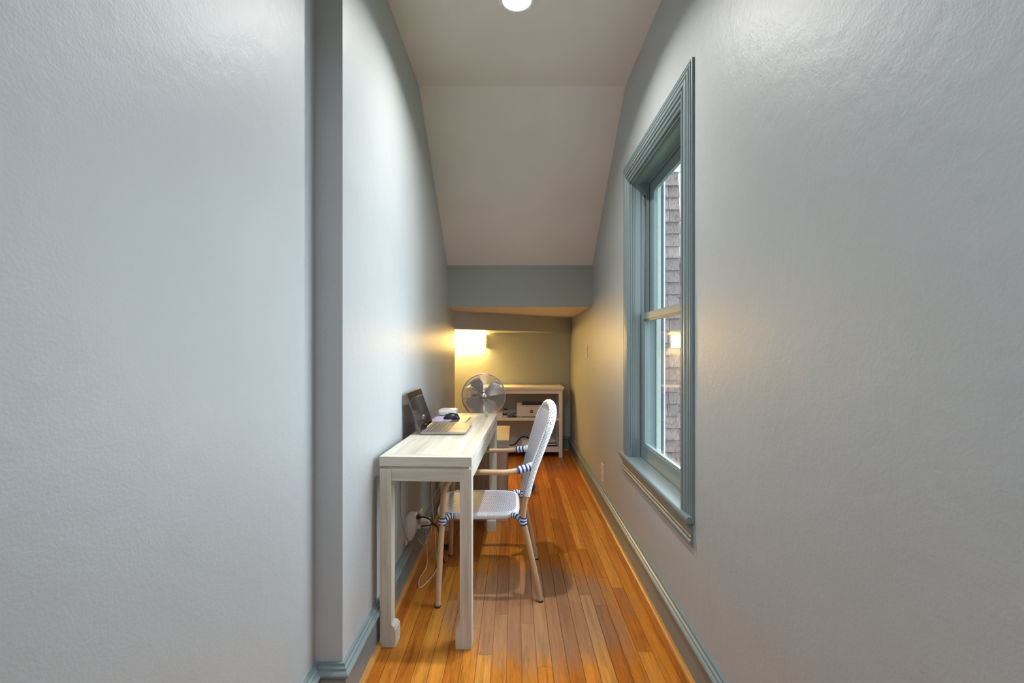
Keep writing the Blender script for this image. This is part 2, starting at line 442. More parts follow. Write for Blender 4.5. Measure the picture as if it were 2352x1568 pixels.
# ------------------------------------------------------------------ window
win = bpy.data.objects.new('window_1', None); COL.objects.link(win); win['kind'] = 'structure'
win.location = (XR, (WY0 + WY1) / 2, WZ0)
WO = Vector(win.location)
def wb(mb, name, mat, parent=None, **k):
    """window geometry is written in world space and stored relative to the window's origin"""
    mb.v = [tuple(Vector(v) - WO) for v in mb.v]
    return mb.build(name, mat, parent or win, **k)
WZS = .581
CP = [(0, 0), (0, .006), (.008, .010), (.011, .006), (.014, .006), (.017, .013), (.026, .015), (.029, .009), (.032, .009), (.036, .018), (.044, .019), (.048, .012), (.052, .012),
      (.056, .018), (.064, .018), (.072, .0160), (.075, .0120), (.079, .0120), (.082, .0150), (.092, .0140), (.095, .0100), (.099, .0100), (.102, .0125), (.110, .0120), (.112, .0085), (.115, .0085), (.118, .0105), (.121, .009), (.121, 0)]
wb(MB().sweep([(WY0, WZS), (WY0, WZ1), (WY1, WZ1), (WY1, WZS)], CP, lambda y, z, h: (XR - h, y, z), 1), 'casing', M['trim'])
# stool (the inner sill) with a rounded nose
stp = [(XR + .06, WZS - .023), (XR + .06, WZS), (XR, WZS), (XR, WZS - .023)]
def prismY(mb, prof, y0, y1, mi=0):
    K = len(prof); vs = [(x, y, z) for y in (y0, y1) for (x, z) in prof]
    return mb.add(vs, [[k, (k + 1) % K, K + (k + 1) % K, K + k] for k in range(K)] + [list(range(K))[::-1], [K + k for k in range(K)]], mi)
st = MB(); prismY(st, [(XR, WZS - .023), (XR, WZS), (XR - .024, WZS), (XR - .029, WZS - .003), (XR - .031, WZS - .011), (XR - .029, WZS - .019), (XR - .024, WZS - .023)], 1.664, 2.752)
prismY(st, stp, WY0 + .0005, WY1 - .0005); wb(st, 'stool', M['trim'])
ap = [(XR, WZS - .023)] + [(XR - t, WZS - .023 - d) for t, d in ((.022, 0), (.0235, .008), (.020, .014), (.014, .024), (.010, .034), (.0075, .044), (.007, .052), (.010, .055), (.0105, .060), (.007, .063), (.007, .066), (.0115, .070), (.013, .075), (.012, .080), (.008, .084), (.005, .089), (.004, .094), (0, .094))]
wb(prismY(MB(), ap, 1.680, 2.735), 'apron', M['trim'])
# jambs
jb = MB()
for (a, b) in ((WY0 - J, WY0), (WY1, WY1 + J)): jb.box(XR, XR + .17, a, b, WZ0 - .02, WZ1 + J)
jb.box(XR, XR + .17, WY0, WY1, WZ1, WZ1 + J); jb.box(XR + .06, XR + .17, WY0, WY1, WZ0 - .02, WZ0 + .01)
wb(jb, 'jamb', M['trim'])
# stops: inner, parting, blind
def ring(x0, x1, t, mb=None, zb=WZS - .005):
    mb = mb or MB()
    mb.box(x0, x1, WY0, WY0 + t, zb, WZ1); mb.box(x0, x1, WY1 - t, WY1, zb, WZ1); mb.box(x0, x1, WY0 + t, WY1 - t, WZ1 - t, WZ1); return mb
sm = ring(XR + .008, XR + .056, .008, zb=WZS + .001)
for xx in (XR + .004, XR + .013, XR + .022):
    for (a, b) in ((WY0, WY0 + .011), (WY1 - .011, WY1)): sm.box(xx, xx + .004, a, b, WZS + .001, WZ1)
    sm.box(xx, xx + .004, WY0, WY1, WZ1 - .011, WZ1)
wb(sm, 'window_stop', M['trim'])
wb(ring(XR + .0975, XR + .105, .010), 'parting_stop', M['trim'])
wb(ring(XR + .145, XR + .170, .012), 'outer_stop', M['ext_grey'])
def sash(x0, x1, z0, z1, bot, top, name):
    s = .044; y0, y1 = WY0 + .009, WY1 - .009
    mb = MB()
    mb.cbox(x0, x1, y0, y0 + s, z0, z1, .002); mb.cbox(x0, x1, y1 - s, y1, z0, z1, .002)
    mb.cbox(x0, x1, y0 + s, y1 - s, z0, z0 + bot, .002); mb.cbox(x0, x1, y0 + s, y1 - s, z1 - top, z1, .002)
    f = wb(mb, name, M['trim'])
    b = MB(); g = .010
    gy0, gy1, gz0, gz1 = y0 + s, y1 - s, z0 + bot, z1 - top
    for (e, xa, xb) in ((g, x0 + .006, x1 - .012), (g * .5, x0 + .003, x1 - .009)):
        b.box(xa, xb, gy0, gy0 + e, gz0, gz1); b.box(xa, xb, gy1 - e, gy1, gz0, gz1); b.box(xa, xb, gy0, gy1, gz0, gz0 + e); b.box(xa, xb, gy0, gy1, gz1 - e, gz1)
    wb(b, 'glazing_bead', M['trim'], f)
    wb(MB().box(x1 - .012, x1 - .009, gy0, gy1, gz0, gz1), 'pane', M['glass'], f)
    return f, (y0, y1, s)
lo, _ = sash(XR + .059, XR + .094, WZS + .003, 1.385, .075, .036, 'lower_sash')
up, _ = sash(XR + .108, XR + .142, 1.350, WZ1 - .002, .034, .050, 'upper_sash')
# sash lock on the meeting rail
lk = MB().cbox(XR + .063, XR + .092, 1.93, 1.985, 1.385, 1.390, .001).lathe([(.010, 1.390), (.010, 1.398), (.006, 1.402)], 16, c=(XR + .079, 1.957, 0))
lk.tube([(XR + .079, 1.957, 1.399), (XR + .075, 1.94, 1.401), (XR + .072, 1.915, 1.401)], .003, 8)
wb(lk, 'sash_lock', M['brass'], lo)
# slot of the sash pulley and its cord in the far jamb
sl = MB().cbox(XR + .078, XR + .087, WY1 - .0015, WY1 + .001, 1.99, 2.052, .0004)
wb(sl, 'pulley_slot', M['black'])
wb(MB().tube([(XR + .0825, WY1 - .004, 2.035), (XR + .0825, WY1 - .004, 1.386)], .0025, 8), 'sash_cord', M['cord_g'])
# outside: channel and white casing
ox = MB(); ox.box(XR + .170, XR + .188, WY1 - .004, WY1 + .012, .53, 2.155); ox.box(XR + .170, XR + .188, WY0 - .012, WY0 + .004, .53, 2.155)
wb(ox, 'screen_channel', M['ext_dark'])
ow = MB(); ow.cbox(XR + .170, XR + .202, WY1 + .012, WY1 + .10, .49, 2.245, .002); ow.cbox(XR + .170, XR + .202, WY0 - .10, WY0 - .012, .49, 2.245, .002)
ow.cbox(XR + .170, XR + .205, WY0 - .10, WY1 + .10, 2.155, 2.245, .002); ow.cbox(XR + .170, XR + .235, WY0 - .12, WY1 + .12, .49, .545, .002)
wb(ow, 'outer_casing', M['ext_white'])

# ------------------------------------------------------------------ outside: shingled neighbour wall, far house, ground
sw = thing('shingled_wall', 'projecting house wall clad in taupe wood shakes seen through the window panes', 'wall', (1.3, 5.0, -3))
MB().box(-.55, .47, .03, 1.8, 0, 6.1).build('wall_core', M['ext_dark'], sw)
MB().box(-.62, .50, -.02, 1.85, 6.1, 6.16).build('wall_cap', M['ext_white'], sw)
CH = .131; sp_m = {}
used = None
def shake_mesh(wd):
    m = MB(); h = CH * 1.25
    vs = [(-wd / 2, -.022, 0), (wd / 2, -.022, .0), (wd / 2, .03, 0), (-wd / 2, .03, 0), (-wd / 2, .006, h), (wd / 2, .006, h), (wd / 2, .03, h), (-wd / 2, .03, h)]
    m.add(vs, [(0, 3, 2, 1), (4, 5, 6, 7), (0, 1, 5, 4), (2, 3, 7, 6), (0, 4, 7, 3), (1, 2, 6, 5)]); return m
widths = (.12, .155, .19)
protos = {}
for r_ in range(27):
    z = 2.55 + r_ * CH; x = .485 + random.uniform(-.012, .012)
    while x > -.5:
        wd = random.choice(widths)
        if wd not in protos:
            protos[wd] = o = shake_mesh(wd - .004).build('shingle', M['shake'], sw)
        else:
            o = protos[wd].copy(); COL.objects.link(o)
        o.parent = sw; o.location = (x - wd / 2, 0, z - random.uniform(0, .008)); x -= wd
# shakes on the side return, facing the gap between the houses
far = thing('neighbour_house', 'distant blue grey house with clapboard siding beyond the shingled wall', 'house', (4.6, 11.0, -3))
MB().box(-1.9, 3, 0, 4, 0, 6.3).build('wall', M['siding'], far)
cb = MB()
for k in range(46):
    z = k * .135
    cb.add([(-1.92, -.03, z), (3, -.03, z), (3, 0, z + .135), (-1.92, 0, z + .135), (-1.92, 0, z), (3, 0, z)], [(0, 1, 2, 3), (0, 4, 5, 1), (0, 3, 4), (1, 5, 2)])
cb.build('clapboards', M['shake'], far, kind='stuff')
MB().add([(-2.2, -.4, 6.2), (3.2, -.4, 6.2), (3.2, 2, 7.6), (-2.2, 2, 7.6), (-2.2, 4.4, 6.2), (3.2, 4.4, 6.2), (-2.2, -.4, 6.3), (3.2, -.4, 6.3), (3.2, 2, 7.72), (-2.2, 2, 7.72), (-2.2, 4.4, 6.3), (3.2, 4.4, 6.3)],
         [(0, 3, 2, 1), (3, 4, 5, 2), (6, 7, 8, 9), (9, 8, 11, 10), (0, 1, 7, 6), (4, 10, 11, 5), (0, 6, 9, 3), (3, 9, 10, 4), (1, 2, 8, 7), (2, 5, 11, 8)]).build('roof', M['roof'], far)
MB().box(.8, 14, -8, 24, -3.2, -3).build('ground', M['grass'], kind='structure')

# ------------------------------------------------------------------ ceiling downlight
dl = thing('recessed_downlight', 'round white recessed ceiling light, lit, at the top of the picture', 'ceiling light', (.01, 2.035, ZC))
MB().lathe([(.062, -.004), (.066, -.008), (.080, -.006), (.086, -.001), (.086, 0)], 48).build('trim_ring', M['white'], dl)
MB().lathe([(.061, -.003), (.056, -.007), (.02, -.009), (.001, -.009)], 40).build('lens', M['lamp'], dl)

# ------------------------------------------------------------------ wall light in the alcove
wl = thing('fluorescent_wall_light', 'long box-shaped wall light glowing warm yellow on the back wall', 'wall light', (-.62, YB, 1.20))
MB().cbox(-.34, .305, -.02, 0, -.005, .150, .002).build('back_plate', M['cream'], wl)
MB().cbox(-.335, .285, -.085, -.02, 0, .145, .006).build('diffuser', M['fixture'], wl)
MB().cbox(.285, .303, -.088, -.02, -.003, .148, .002).build('end_cap', M['cream'], wl)
MB().cbox(-.353, -.335, -.088, -.02, -.003, .148, .002).build('end_cap', M['cream'], wl)
for z in (.03, .118): MB().lathe([(.005, -.0885), (.005, -.091), (.003, -.092)], 12, 'Y', (.294, 0, z)).build('screw', M['brass'], wl)

# ------------------------------------------------------------------ switch and sockets
def plate(name, label, cat, loc, face, hgt=.116, wd=.072, kind='switch'):
    t = thing(name, label, cat, loc)
    s = face     # +1 faces +X, -1 faces -X
    MB().cbox(min(0, s * .006), max(0, s * .006), -wd / 2, wd / 2, -hgt / 2, hgt / 2, .002).build('cover_plate', M['cream'], t)
    if kind == 'switch':
        MB().cbox(min(s * .006, s * .010), max(s * .006, s * .010), -.016, .016, -.033, .033, .001).build('rocker', M['cream'], t)
    else:
        for z in (-.022, .022):
            r = MB().cbox(min(s * .006, s * .009), max(s * .006, s * .009), -.016, .016, z - .014, z + .014, .002).build('receptacle', M['cream'], t)
            MB().box(min(s * .009, s * .0095), max(s * .009, s * .0095), -.008, -.005, z - .004, z + .006).box(min(s * .009, s * .0095), max(s * .009, s * .0095), .005, .008, z - .004, z + .006).build('slot', M['black'], r)
    return t
plate('light_switch', 'white light switch on the right wall past the window', 'switch', (XR, 4.15, 1.165), -1)
plate('wall_outlet', 'white electrical outlet low on the right wall above baseboard', 'outlet', (XR, 3.41, .275), -1, .125, .078, 'outlet')

# ------------------------------------------------------------------ desk
DA = R(-2.5)
desk = thing('console_desk', 'narrow whitewashed wooden console desk against the left wall', 'desk', (-.327, 2.449, 0), DA)
DL, DW = 1.24, .37; hl, hw = DL / 2, DW / 2
fr = .048
# top: framed panel
MB().cbox(-hw, hw, -hl, -hl + fr, .722, .760, .0015).build('top_frame_board', M['wwX'], desk)
MB().cbox(-hw, hw, hl - fr, hl, .722, .760, .0015).build('top_frame_board', M['wwX'], desk)
MB().cbox(-hw, -hw + fr, -hl + fr, hl - fr, .722, .760, .0015).build('top_frame_board', M['wwY'], desk)
MB().cbox(hw - fr, hw, -hl + fr, hl - fr, .722, .760, .0015).build('top_frame_board', M['wwY'], desk)
MB().cbox(-hw + fr + .0012, hw - fr - .0012, -hl + fr + .0012, hl - fr - .0012, .724, .7592, .0015).build('tabletop', M['wwY'], desk)
MB().box(-hw + .012, hw - .012, -hl + .012, hl - .012, .708, .722).build('recessed_neck', M['wwX'], desk)
LW = .047
MB().cbox(-hw + LW, hw - LW, -hl + .004, -hl + .026, .662, .711, .001).build('apron', M['wwX'], desk)
MB().cbox(-hw + LW, hw - LW, hl - .026, hl - .004, .662, .711, .001).build('apron', M['wwX'], desk)
MB().cbox(-hw + .004, -hw + .026, -hl + LW, hl - LW, .662, .711, .001).build('apron', M['wwY'], desk)
MB().cbox(hw - .026, hw - .004, -hl + LW, hl - LW, .662, .711, .001).build('apron', M['wwY'], desk)
def desk_leg(sx, sy):
    m = MB(); x0 = sx * (hw - .001); x1 = sx * (hw - .001 - LW); y0 = sy * (hl - .001); y1 = sy * (hl - .001 - LW)
    # plan section steps out on the inner sides at the foot
    def sec(e, z):
        xi, yi = x1 - sx * e, y1 - sy * e
        return [(x0, y0, z), (xi, y0, z), (xi, yi, z), (x0, yi, z)]
    levels = [(0, .7115), (0, .094), (.003, .088), (.011, .082), (.013, .076), (.013, .074), (.0165, .070), (.0175, .04), (.0165, 0)]
    vs = []; [vs.extend(sec(e, z)) for e, z in levels]
    fs = [[i * 4 + k, i * 4 + (k + 1) % 4, (i + 1) * 4 + (k + 1) % 4, (i + 1) * 4 + k] for i in range(len(levels) - 1) for k in range(4)]
    fs += [[0, 1, 2, 3], [(len(levels) - 1) * 4 + k for k in range(4)]]
    m.add(vs, fs); return m
for sx in (-1, 1):
    for sy in (-1, 1): desk_leg(sx, sy).build('leg', M['wwZ'], desk, bevel=.001)

# ------------------------------------------------------------------ chair
ch = thing('bistro_armchair', 'blue and white woven bistro armchair with bamboo-look frame at the desk', 'chair', (-.12, 2.39, 0))
CO = Vector((-.12, 2.39, 0))
def cw(mb, name, mats, parent=None, **k):
    mb.v = [tuple(Vector(v) - CO) for v in mb.v]
    return mb.build(name, mats, parent or ch, **k)
RT = .0135
def back_x(z, y=None): # back curve, the back is turned a touch
    sk = 0 if y is None else -(y) * .07 * max(0, min(1, (z - .55) / .3))
    return back_x0(z) + sk
def back_x0(z):
    pts = [(.0, .123), (.376, .040), (.50, .056), (.617, .086), (.75, .130), (.88, .178), (.94, .193)]
    for (a, xa), (b, xb) in zip(pts, pts[1:]):
        if z <= b: return xa + (xb - xa) * (z - a) / (b - a)
    return pts[-1][1]
legs_front = {-1: [(-.354, 2.125, 0), (-.350, 2.15, .16), (-.343, 2.188, .376), (-.341, 2.195, .46), (-.334, 2.195, .515), (-.306, 2.19, .565), (-.262, 2.18, .597),
                   (-.16, 2.165, .609), (-.05, 2.160, .610), (.0, 2.165, .615), (.045, 2.178, .624), (.078, 2.186, .628)],
              1: [(-.368, 2.655, 0), (-.362, 2.63, .16), (-.350, 2.595, .376), (-.346, 2.588, .46), (-.339, 2.588, .515), (-.311, 2.595, .565), (-.265, 2.605, .597),
                  (-.16, 2.622, .609), (-.05, 2.625, .610), (.0, 2.62, .615), (.045, 2.604, .624), (.078, 2.594, .628)]}
CY = 2.39
for s in (-1, 1):
    cw(MB().tube(spline(legs_front[s], 6), RT, 14), 'arm_and_front_leg', M['cane'])
    x, y = (legs_front[s][0][0], legs_front[s][0][1])
    cw(MB().lathe([(RT, 0), (RT + .001, .001), (RT + .001, .008), (RT, .0085)], 14, c=(x, y, 0)), 'foot_cap', M['blackmatt'])
    yf = 2.172 if s < 0 else 2.608; yj = 2.186 if s < 0 else 2.594
    cw(MB().tube(spline([(.121, yf, 0), (.103, yf + .003 * -s, .10), (.066, yj, .27), (.042, yj, .376), (.045, yj, .44), (.056, yj, .50)], 6), RT, 14), 'rear_leg', M['cane'])
    cw(MB().lathe([(RT, 0), (RT + .001, .001), (RT + .001, .008), (RT, .0085)], 14, c=(.121, yf, 0)), 'foot_cap', M['blackmatt'])
# back hoop: post - arch - post
HW = .204
hoop = []
for z in (.492, .55, .617, .68, .74): hoop.append((back_x(z, -HW), CY - HW, z))
for k in range(1, 12):
    a = PI * k / 12; z = .76 + .146 * math.sin(a) ** .85; yy_ = -HW * (abs(math.cos(a)) ** .85) * (1 if k < 6 else -1 if k > 6 else 0); hoop.append((back_x(z, yy_), CY + yy_, z))
for z in (.74, .68, .617, .55, .492): hoop.append((back_x(z, HW), CY + HW, z))
hp = resample(spline(hoop, 10), .0016)
# split: white ribbed wrap on the posts, dotted weave over the arch
lowN = [p for p in hp if p.z <= .825 and p.y < CY]; lowF = [p for p in hp if p.z <= .825 and p.y > CY]; topP = [p for p in hp if p.z > .822]
for seg in (lowN, lowF):
    rs = [.0178 + .0015 * abs(math.sin(i * PI / 4.0)) for i in range(len(seg))]
    cw(MB().tube(seg, rs, 14), 'white_post_wrap', M['white_wrap'])
cw(MB().tube(topP, .0188, 18, uvscale=True), 'dotted_hoop_wrap', M['weaveedge'])
# woven back panel (both faces, real thickness)
def halfw(z, e=0):
    if z < .76: return HW + e
    t = min(1, max(0, (z - .76) / (.146 + e))); a = math.asin(min(1, t ** (1 / .85))); return (HW + e) * max(0.0, math.cos(a)) ** .85
pb = MB(); NZ, NY = 44, 24; rows = []
zb0 = .492
for side, off, ex in ((0, -.0200, .0165), (1, .004, 0)):
    vs = []; fs = []; us = []; uvp = []; zt = .76 + .146 + ex - .0005
    for i in range(NZ + 1):
        t = i / NZ; z = zb0 + (zt - zb0) * (1 - (1 - t) ** 1.5); hwz = halfw(z, ex)
        for j in range(NY + 1):
            y = -hwz + 2 * hwz * j / NY
            edge = max(0, abs(y) / (HW + ex) - .93) / .07 if side == 0 else 0      # the weave curls over the hoop
            bow = .014 * (1 - (min(abs(y), HW) / HW) ** 2)
            vs.append((back_x(z, y) + bow + off + .007 * edge ** 2, CY + y, z)); uvp.append((z * 1.05, y + 1))
    for i in range(NZ):
        for j in range(NY):
            q = [i * (NY + 1) + j, i * (NY + 1) + j + 1, (i + 1) * (NY + 1) + j + 1, (i + 1) * (NY + 1) + j]
            fs.append(q); us.append([uvp[a] for a in q])
    pb.add(vs, fs, 0, us, True)
cw(pb, 'woven_back_panel', M['weave'])
# lower edge roll of the panel
le = [(back_x(zb0) + .014 * (1 - (y / HW) ** 2), CY + y, zb0) for y in [(-HW + 2 * HW * j / 24) for j in range(25)]]
le = resample([Vector(p) for p in le], .0016)
cw(MB().tube(le, [.009 + .0009 * abs(math.sin(i * PI / 4)) for i in range(len(le))], 10), 'lower_back_roll', M['white_wrap'])
# seat: rounded plan
def seat_outline(n=72, inset=0):
    out = []
    cx, cy = -.180, CY; ax, ay = .203 - inset, .183 - inset
    for k in range(n):
        a = 2 * PI * k / n; c, s_ = math.cos(a), math.sin(a)
        e = .32 if c > 0 else .6
        x = cx + ax * (abs(c) ** e) * (1 if c > 0 else -1); y = cy + ay * (1 + .06 * (-c)) * (abs(s_) ** .4) * (1 if s_ > 0 else -1)
        out.append((x, y))
    return out
SZ = .397
ol = seat_outline(72, .003); vs = []; fs = []; us = []
RN = 14
for r in range(RN + 1):
    t = r / RN
    for (x, y) in ol:
        xx = -.180 + (x + .180) * (1 - t); yy = CY + (y - CY) * (1 - t); vs.append((xx, yy, SZ + .0045 - .008 * math.sin(min(1, t * 1.3) * PI / 2)))
n = len(ol)
for r in range(RN):
    for k in range(n):
        q = [r * n + k, r * n + (k + 1) % n, (r + 1) * n + (k + 1) % n, (r + 1) * n + k]
        if r == RN - 1: q = q[:3]
        fs.append(q); us.append([(vs[a][0] + 2, vs[a][1] + 2) for a in q])
sm_ = MB(); sm_.add(vs, fs, 0, us, True)
vs2 = [(x, y, z - .008) for (x, y, z) in vs]; sm_.add(vs2, [f[::-1] for f in fs], 0, us, True)
cw(sm_, 'woven_seat', M['weave'])
sr = resample([Vector((x, y, SZ)) for (x, y) in seat_outline(72, .010) + seat_outline(72, .010)[:1]], .0016)[:-1]
sb = MB(); K = 10; N_ = len(sr)
for i, p in enumerate(sr):
    t = (sr[(i + 1) % N_] - sr[i - 1]).normalized(); nn = Vector((t.y, -t.x, 0)); g_ = .0016 * abs(math.sin(i * PI / 5.0))
    for k in range(K):
        a = 2 * PI * k / K
        sb.v.append(tuple(p + nn * (math.cos(a) * (.0105 + g_)) + Vector((0, 0, -.0105 + math.copysign(abs(math.sin(a)) ** .6, math.sin(a)) * (.0150 + g_)))))
for i in range(N_):
    for k in range(K):
        sb.f.append([i * K + k, i * K + (k + 1) % K, ((i + 1) % N_) * K + (k + 1) % K, ((i + 1) % N_) * K + k]); sb.m.append(0); sb.sm.append(True)
cw(sb, 'seat_rim_wrap', M['white_wrap'])
# striped bindings
def binding(path, r, cols, name='striped_binding'):
    pts = resample(spline(path, 8), .0011); nst = cols; N = len(pts)
    mi = [1 if int(i / N * nst) % 2 == 0 else 0 for i in range(N)]
    rs = [r + .0009 * abs(math.sin(i / N * nst * 2 * PI)) for i in range(N)]
    cw(MB().tube(pts, rs, 14, mi=mi), name, [M['white_wrap'], M['blue_wrap']])
for s in (-1, 1):
    yj = 2.186 if s < 0 else 2.594; yf = 2.190 if s < 0 else 2.594
    # arm to post
    L = legs_front[s]
    binding([(.012, L[9][1] + .003 * -s, .6165), (.045, L[10][1], .624), (.072, yj, .628)], .0175, 7)
    cw(MB().tube([(.066, yj, .627), (.075, yj + .004 * -s, .629), (.086, yj + .006 * -s, .632)], [.019, .0205, .019], 14), 'arm_joint_wrap', M['white_wrap'])
    # rear leg to seat
    binding([(.044, yj, .356), (.041, yj, .372), (.042, yj, .392)], .0168, 5)
    binding([(.040, yj, .376), (.018, yj + .012 * -s, .386), (.006, yj + .022 * -s, .390), (-.010, CY + s * .170, .388)], .0135, 9)
    # front leg to seat
    binding([(-.344, yf - .001, .352), (-.343, yf, .370), (-.342, yf, .389)], .0168, 5)
    binding([(-.341, yf, .374), (-.322, yf + .010 * -s, .384), (-.308, CY + s * .183, .389), (-.292, CY + s * .178, .388)], .0135, 9)

# ------------------------------------------------------------------ laptop on the desk
lt = thing('open_laptop', 'open silver laptop with glossy black screen on the desk', 'laptop', (-.353, 2.445, .760), R(-1.2))
m = MB(); W2 = .157
# base body: wedge with rounded front corners
pl = [(-.112, -W2), (.092, -W2), (.106, -W2 + .004), (.112, -W2 + .016), (.112, W2 - .016), (.106, W2 - .004), (.092, W2), (-.112, W2)]
def slab(mb, pl, z0, z1, mi=0, inset=0):
    K = len(pl); c = Vector((sum(p[0] for p in pl) / K, sum(p[1] for p in pl) / K))
    lo_ = [(c.x + (x - c.x) * (1 - inset), c.y + (y - c.y) * (1 - inset), z0) for x, y in pl]; hi_ = [(x, y, z1) for x, y in pl]
    return mb.add(lo_ + hi_, [list(range(K))[::-1], [K + k for k in range(K)]] + [[k, (k + 1) % K, K + (k + 1) % K, K + k] for k in range(K)], mi)
slab(m, pl, .003, .013, inset=.03); m.build('base', M['alu'], lt)
slab(MB(), [(x * .985, y * .99) for x, y in pl], .013, .0136).build('deck', M['deck'], lt)
ks = MB()
for r in range(6):
    for c in range(14):
        x = -.088 + r * .0185; y = -.138 + c * .0200
        if r == 5 and 4 <= c <= 8:
            if c == 4: ks.cbox(x, x + .0155, y, y + .097, .0136, .0150, .0005)
            continue
        ks.cbox(x, x + (.0155 if r else .010), y, y + .0172, .0136, .0150, .0005)
ks.build('keyboard', M['key'], lt)
MB().cbox(.036, .100, -.050, .052, .0136, .0140, .0002).build('touchpad', M['deck'], lt)
MB().tube([(-.112, -W2 + .02, .011), (-.112, W2 - .02, .011)], .0055, 10).build('hinge', M['black'], lt)
tilt = Matrix.Translation((-.114, 0, .013)) @ Matrix.Rotation(R(-19.5), 4, 'Y')
MB().cbox(-.0035, .0015, -W2, W2, 0, .205, .0015, mat=tilt).build('lid', M['key'], lt)
MB().box(.0015, .0022, -W2 + .002, W2 - .002, .003, .203, mat=tilt).build('screen', M['screen'], lt)

# grey slate computer lying flat, leaflet and mouse on it
tb = thing('flat_tablet', 'flat dark grey tablet lying behind the open laptop on the desk', 'tablet', (-.387, 2.770, .760), R(-2.5))
m = MB(); tp = [(-.108 + .01, -.135), (.098, -.135), (.108, -.125), (.108, .125), (.098, .135), (-.098, .135), (-.108, .125), (-.108, -.125)]
slab(m, tp, 0, .008, inset=.02); m.build('body', M['alu'], tb)
slab(MB(), [(x * .97, y * .975) for x, y in tp], .008, .0085).build('screen', plain('smoked_tablet_glass', (.13, .11, .095), .35, ns=30, var=.2, spec=.25), tb)
lf = MB().cbox(-.10, .02, -.12, .10, 0, .0006, .0002).build('leaflet', M['lav'], loc=(-.387, 2.775, .7686))
lf.rotation_euler = (0, 0, R(-3)); tag(lf, 'lavender printed leaflet under the black mouse', 'leaflet')
ms = thing('computer_mouse', 'black computer mouse on the lavender leaflet', 'mouse', (-.377, 2.760, .7693), R(6))
b = bmesh.new(); bmesh.ops.create_uvsphere(b, u_segments=28, v_segments=16, radius=1)
m = MB(); vs = []
for v in b.verts:
    x, y, z = v.co; z2 = max(z, -.02)
    prof = 1 - .25 * max(0, -x) ** 1.5
    vs.append((x * .049, y * .031 * (1 - .12 * (1 - x * x)), (z2 + .02) * .036 * prof))
b.verts.index_update(); m.add(vs, [[v.index for v in f.verts] for f in b.faces], smooth=True); b.free()
m.build('mouse_body', M['black'], ms)
MB().lathe([(.001, -.003), (.008, -.003), (.008, .003), (.001, .003)], 18, 'Y', (-.028, 0, .0215)).build('scroll_wheel', M['blackmatt'], ms)
pk = thing('white_router_puck', 'white rounded square puck at the far left of the desk', 'router', (-.432, 3.012, .760), R(-2.5))
def rrect(a, r, n=6):
    out = []
    for (cx, cy, s0) in ((a - r, a - r, 0), (-(a - r), a - r, 90), (-(a - r), -(a - r), 180), (a - r, -(a - r), 270)):
        for k in range(n + 1):
            t = R(s0 + 90 * k / n); out.append((cx + r * math.cos(t), cy + r * math.sin(t)))
    return out
def loft(mb, secs):
    K = len(secs[0][0]); vs = [(x, y, z) for (pl_, z) in secs for (x, y) in pl_]
    fs = [[i * K + k, i * K + (k + 1) % K, (i + 1) * K + (k + 1) % K, (i + 1) * K + k] for i in range(len(secs) - 1) for k in range(K)]
    mb.add(vs, fs, smooth=True); mb.add([(x, y, secs[0][1]) for x, y in secs[0][0]], [list(range(K))[::-1]]); mb.add([(x, y, secs[-1][1]) for x, y in secs[-1][0]], [list(range(K))]); return mb
loft(MB(), [(rrect(.052, .02), 0), (rrect(.053, .021), .003)]).build('foot', M['blackmatt'], pk)
loft(MB(), [(rrect(.056, .022), .003), (rrect(.060, .024), .010), (rrect(.060, .024), .027), (rrect(.057, .024), .033), (rrect(.048, .022), .0365), (rrect(.01, .008), .0375)]).build('shell', M['white'], pk)
fl = thing('flower_vase', 'tiny clear vase with a yellow flower near the far desk edge', 'vase', (-.178, 2.90, .760))
MB().lathe([(.008, 0), (.011, .002), (.012, .010), (.008, .018), (.006, .020)], 16).build('glass_bowl', glass('vase_glass', (.9, .95, .93), 1.4), fl)
MB().tube([(0, 0, .004), (.002, 0, .018), (.001, .001, .026)], .001, 6).build('stem', M['grass'], fl)
bl_ = MB()
for k in range(6):
    a = k * PI / 3; bl_.cbox(.001, .009, -.003, .003, -.001, .001, .0006, mat=Matrix.Translation((.001, .001, .027)) @ Matrix.Rotation(a, 4, 'Z') @ Matrix.Rotation(R(-25), 4, 'Y'))
bl_.lathe([(.003, .025), (.0035, .028), (.001, .030)], 10, c=(.001, .001, 0)); bl_.build('petals', M['yellow'], fl)

# ------------------------------------------------------------------ trunk behind the desk with fan on top
tr = thing('wooden_trunk', 'weathered brown wooden side cabinet with pale top behind the desk', 'cabinet', (-.24, 3.47, 0))
MB().cbox(-.205, .188, -.285, .285, .062, .508, .002).build('body', M['trunk'], tr)
MB().cbox(-.222, .203, -.298, .30, .508, .556, .003).build('edge', M['trunkedge'], tr)
MB().cbox(-.221, .202, -.297, .299, .556, .560, .001).build('top', M['trunktop'], tr)
MB().cbox(-.212, .192, -.292, .29, 0, .060, .003).build('plinth', plain('pinkish_limed_wood', (.42, .32, .28), .6, ns=30), tr)
MB().cbox(.188, .199, -.29, -.255, .48, .508, .002).build('corner_block', M['trunk'], tr)

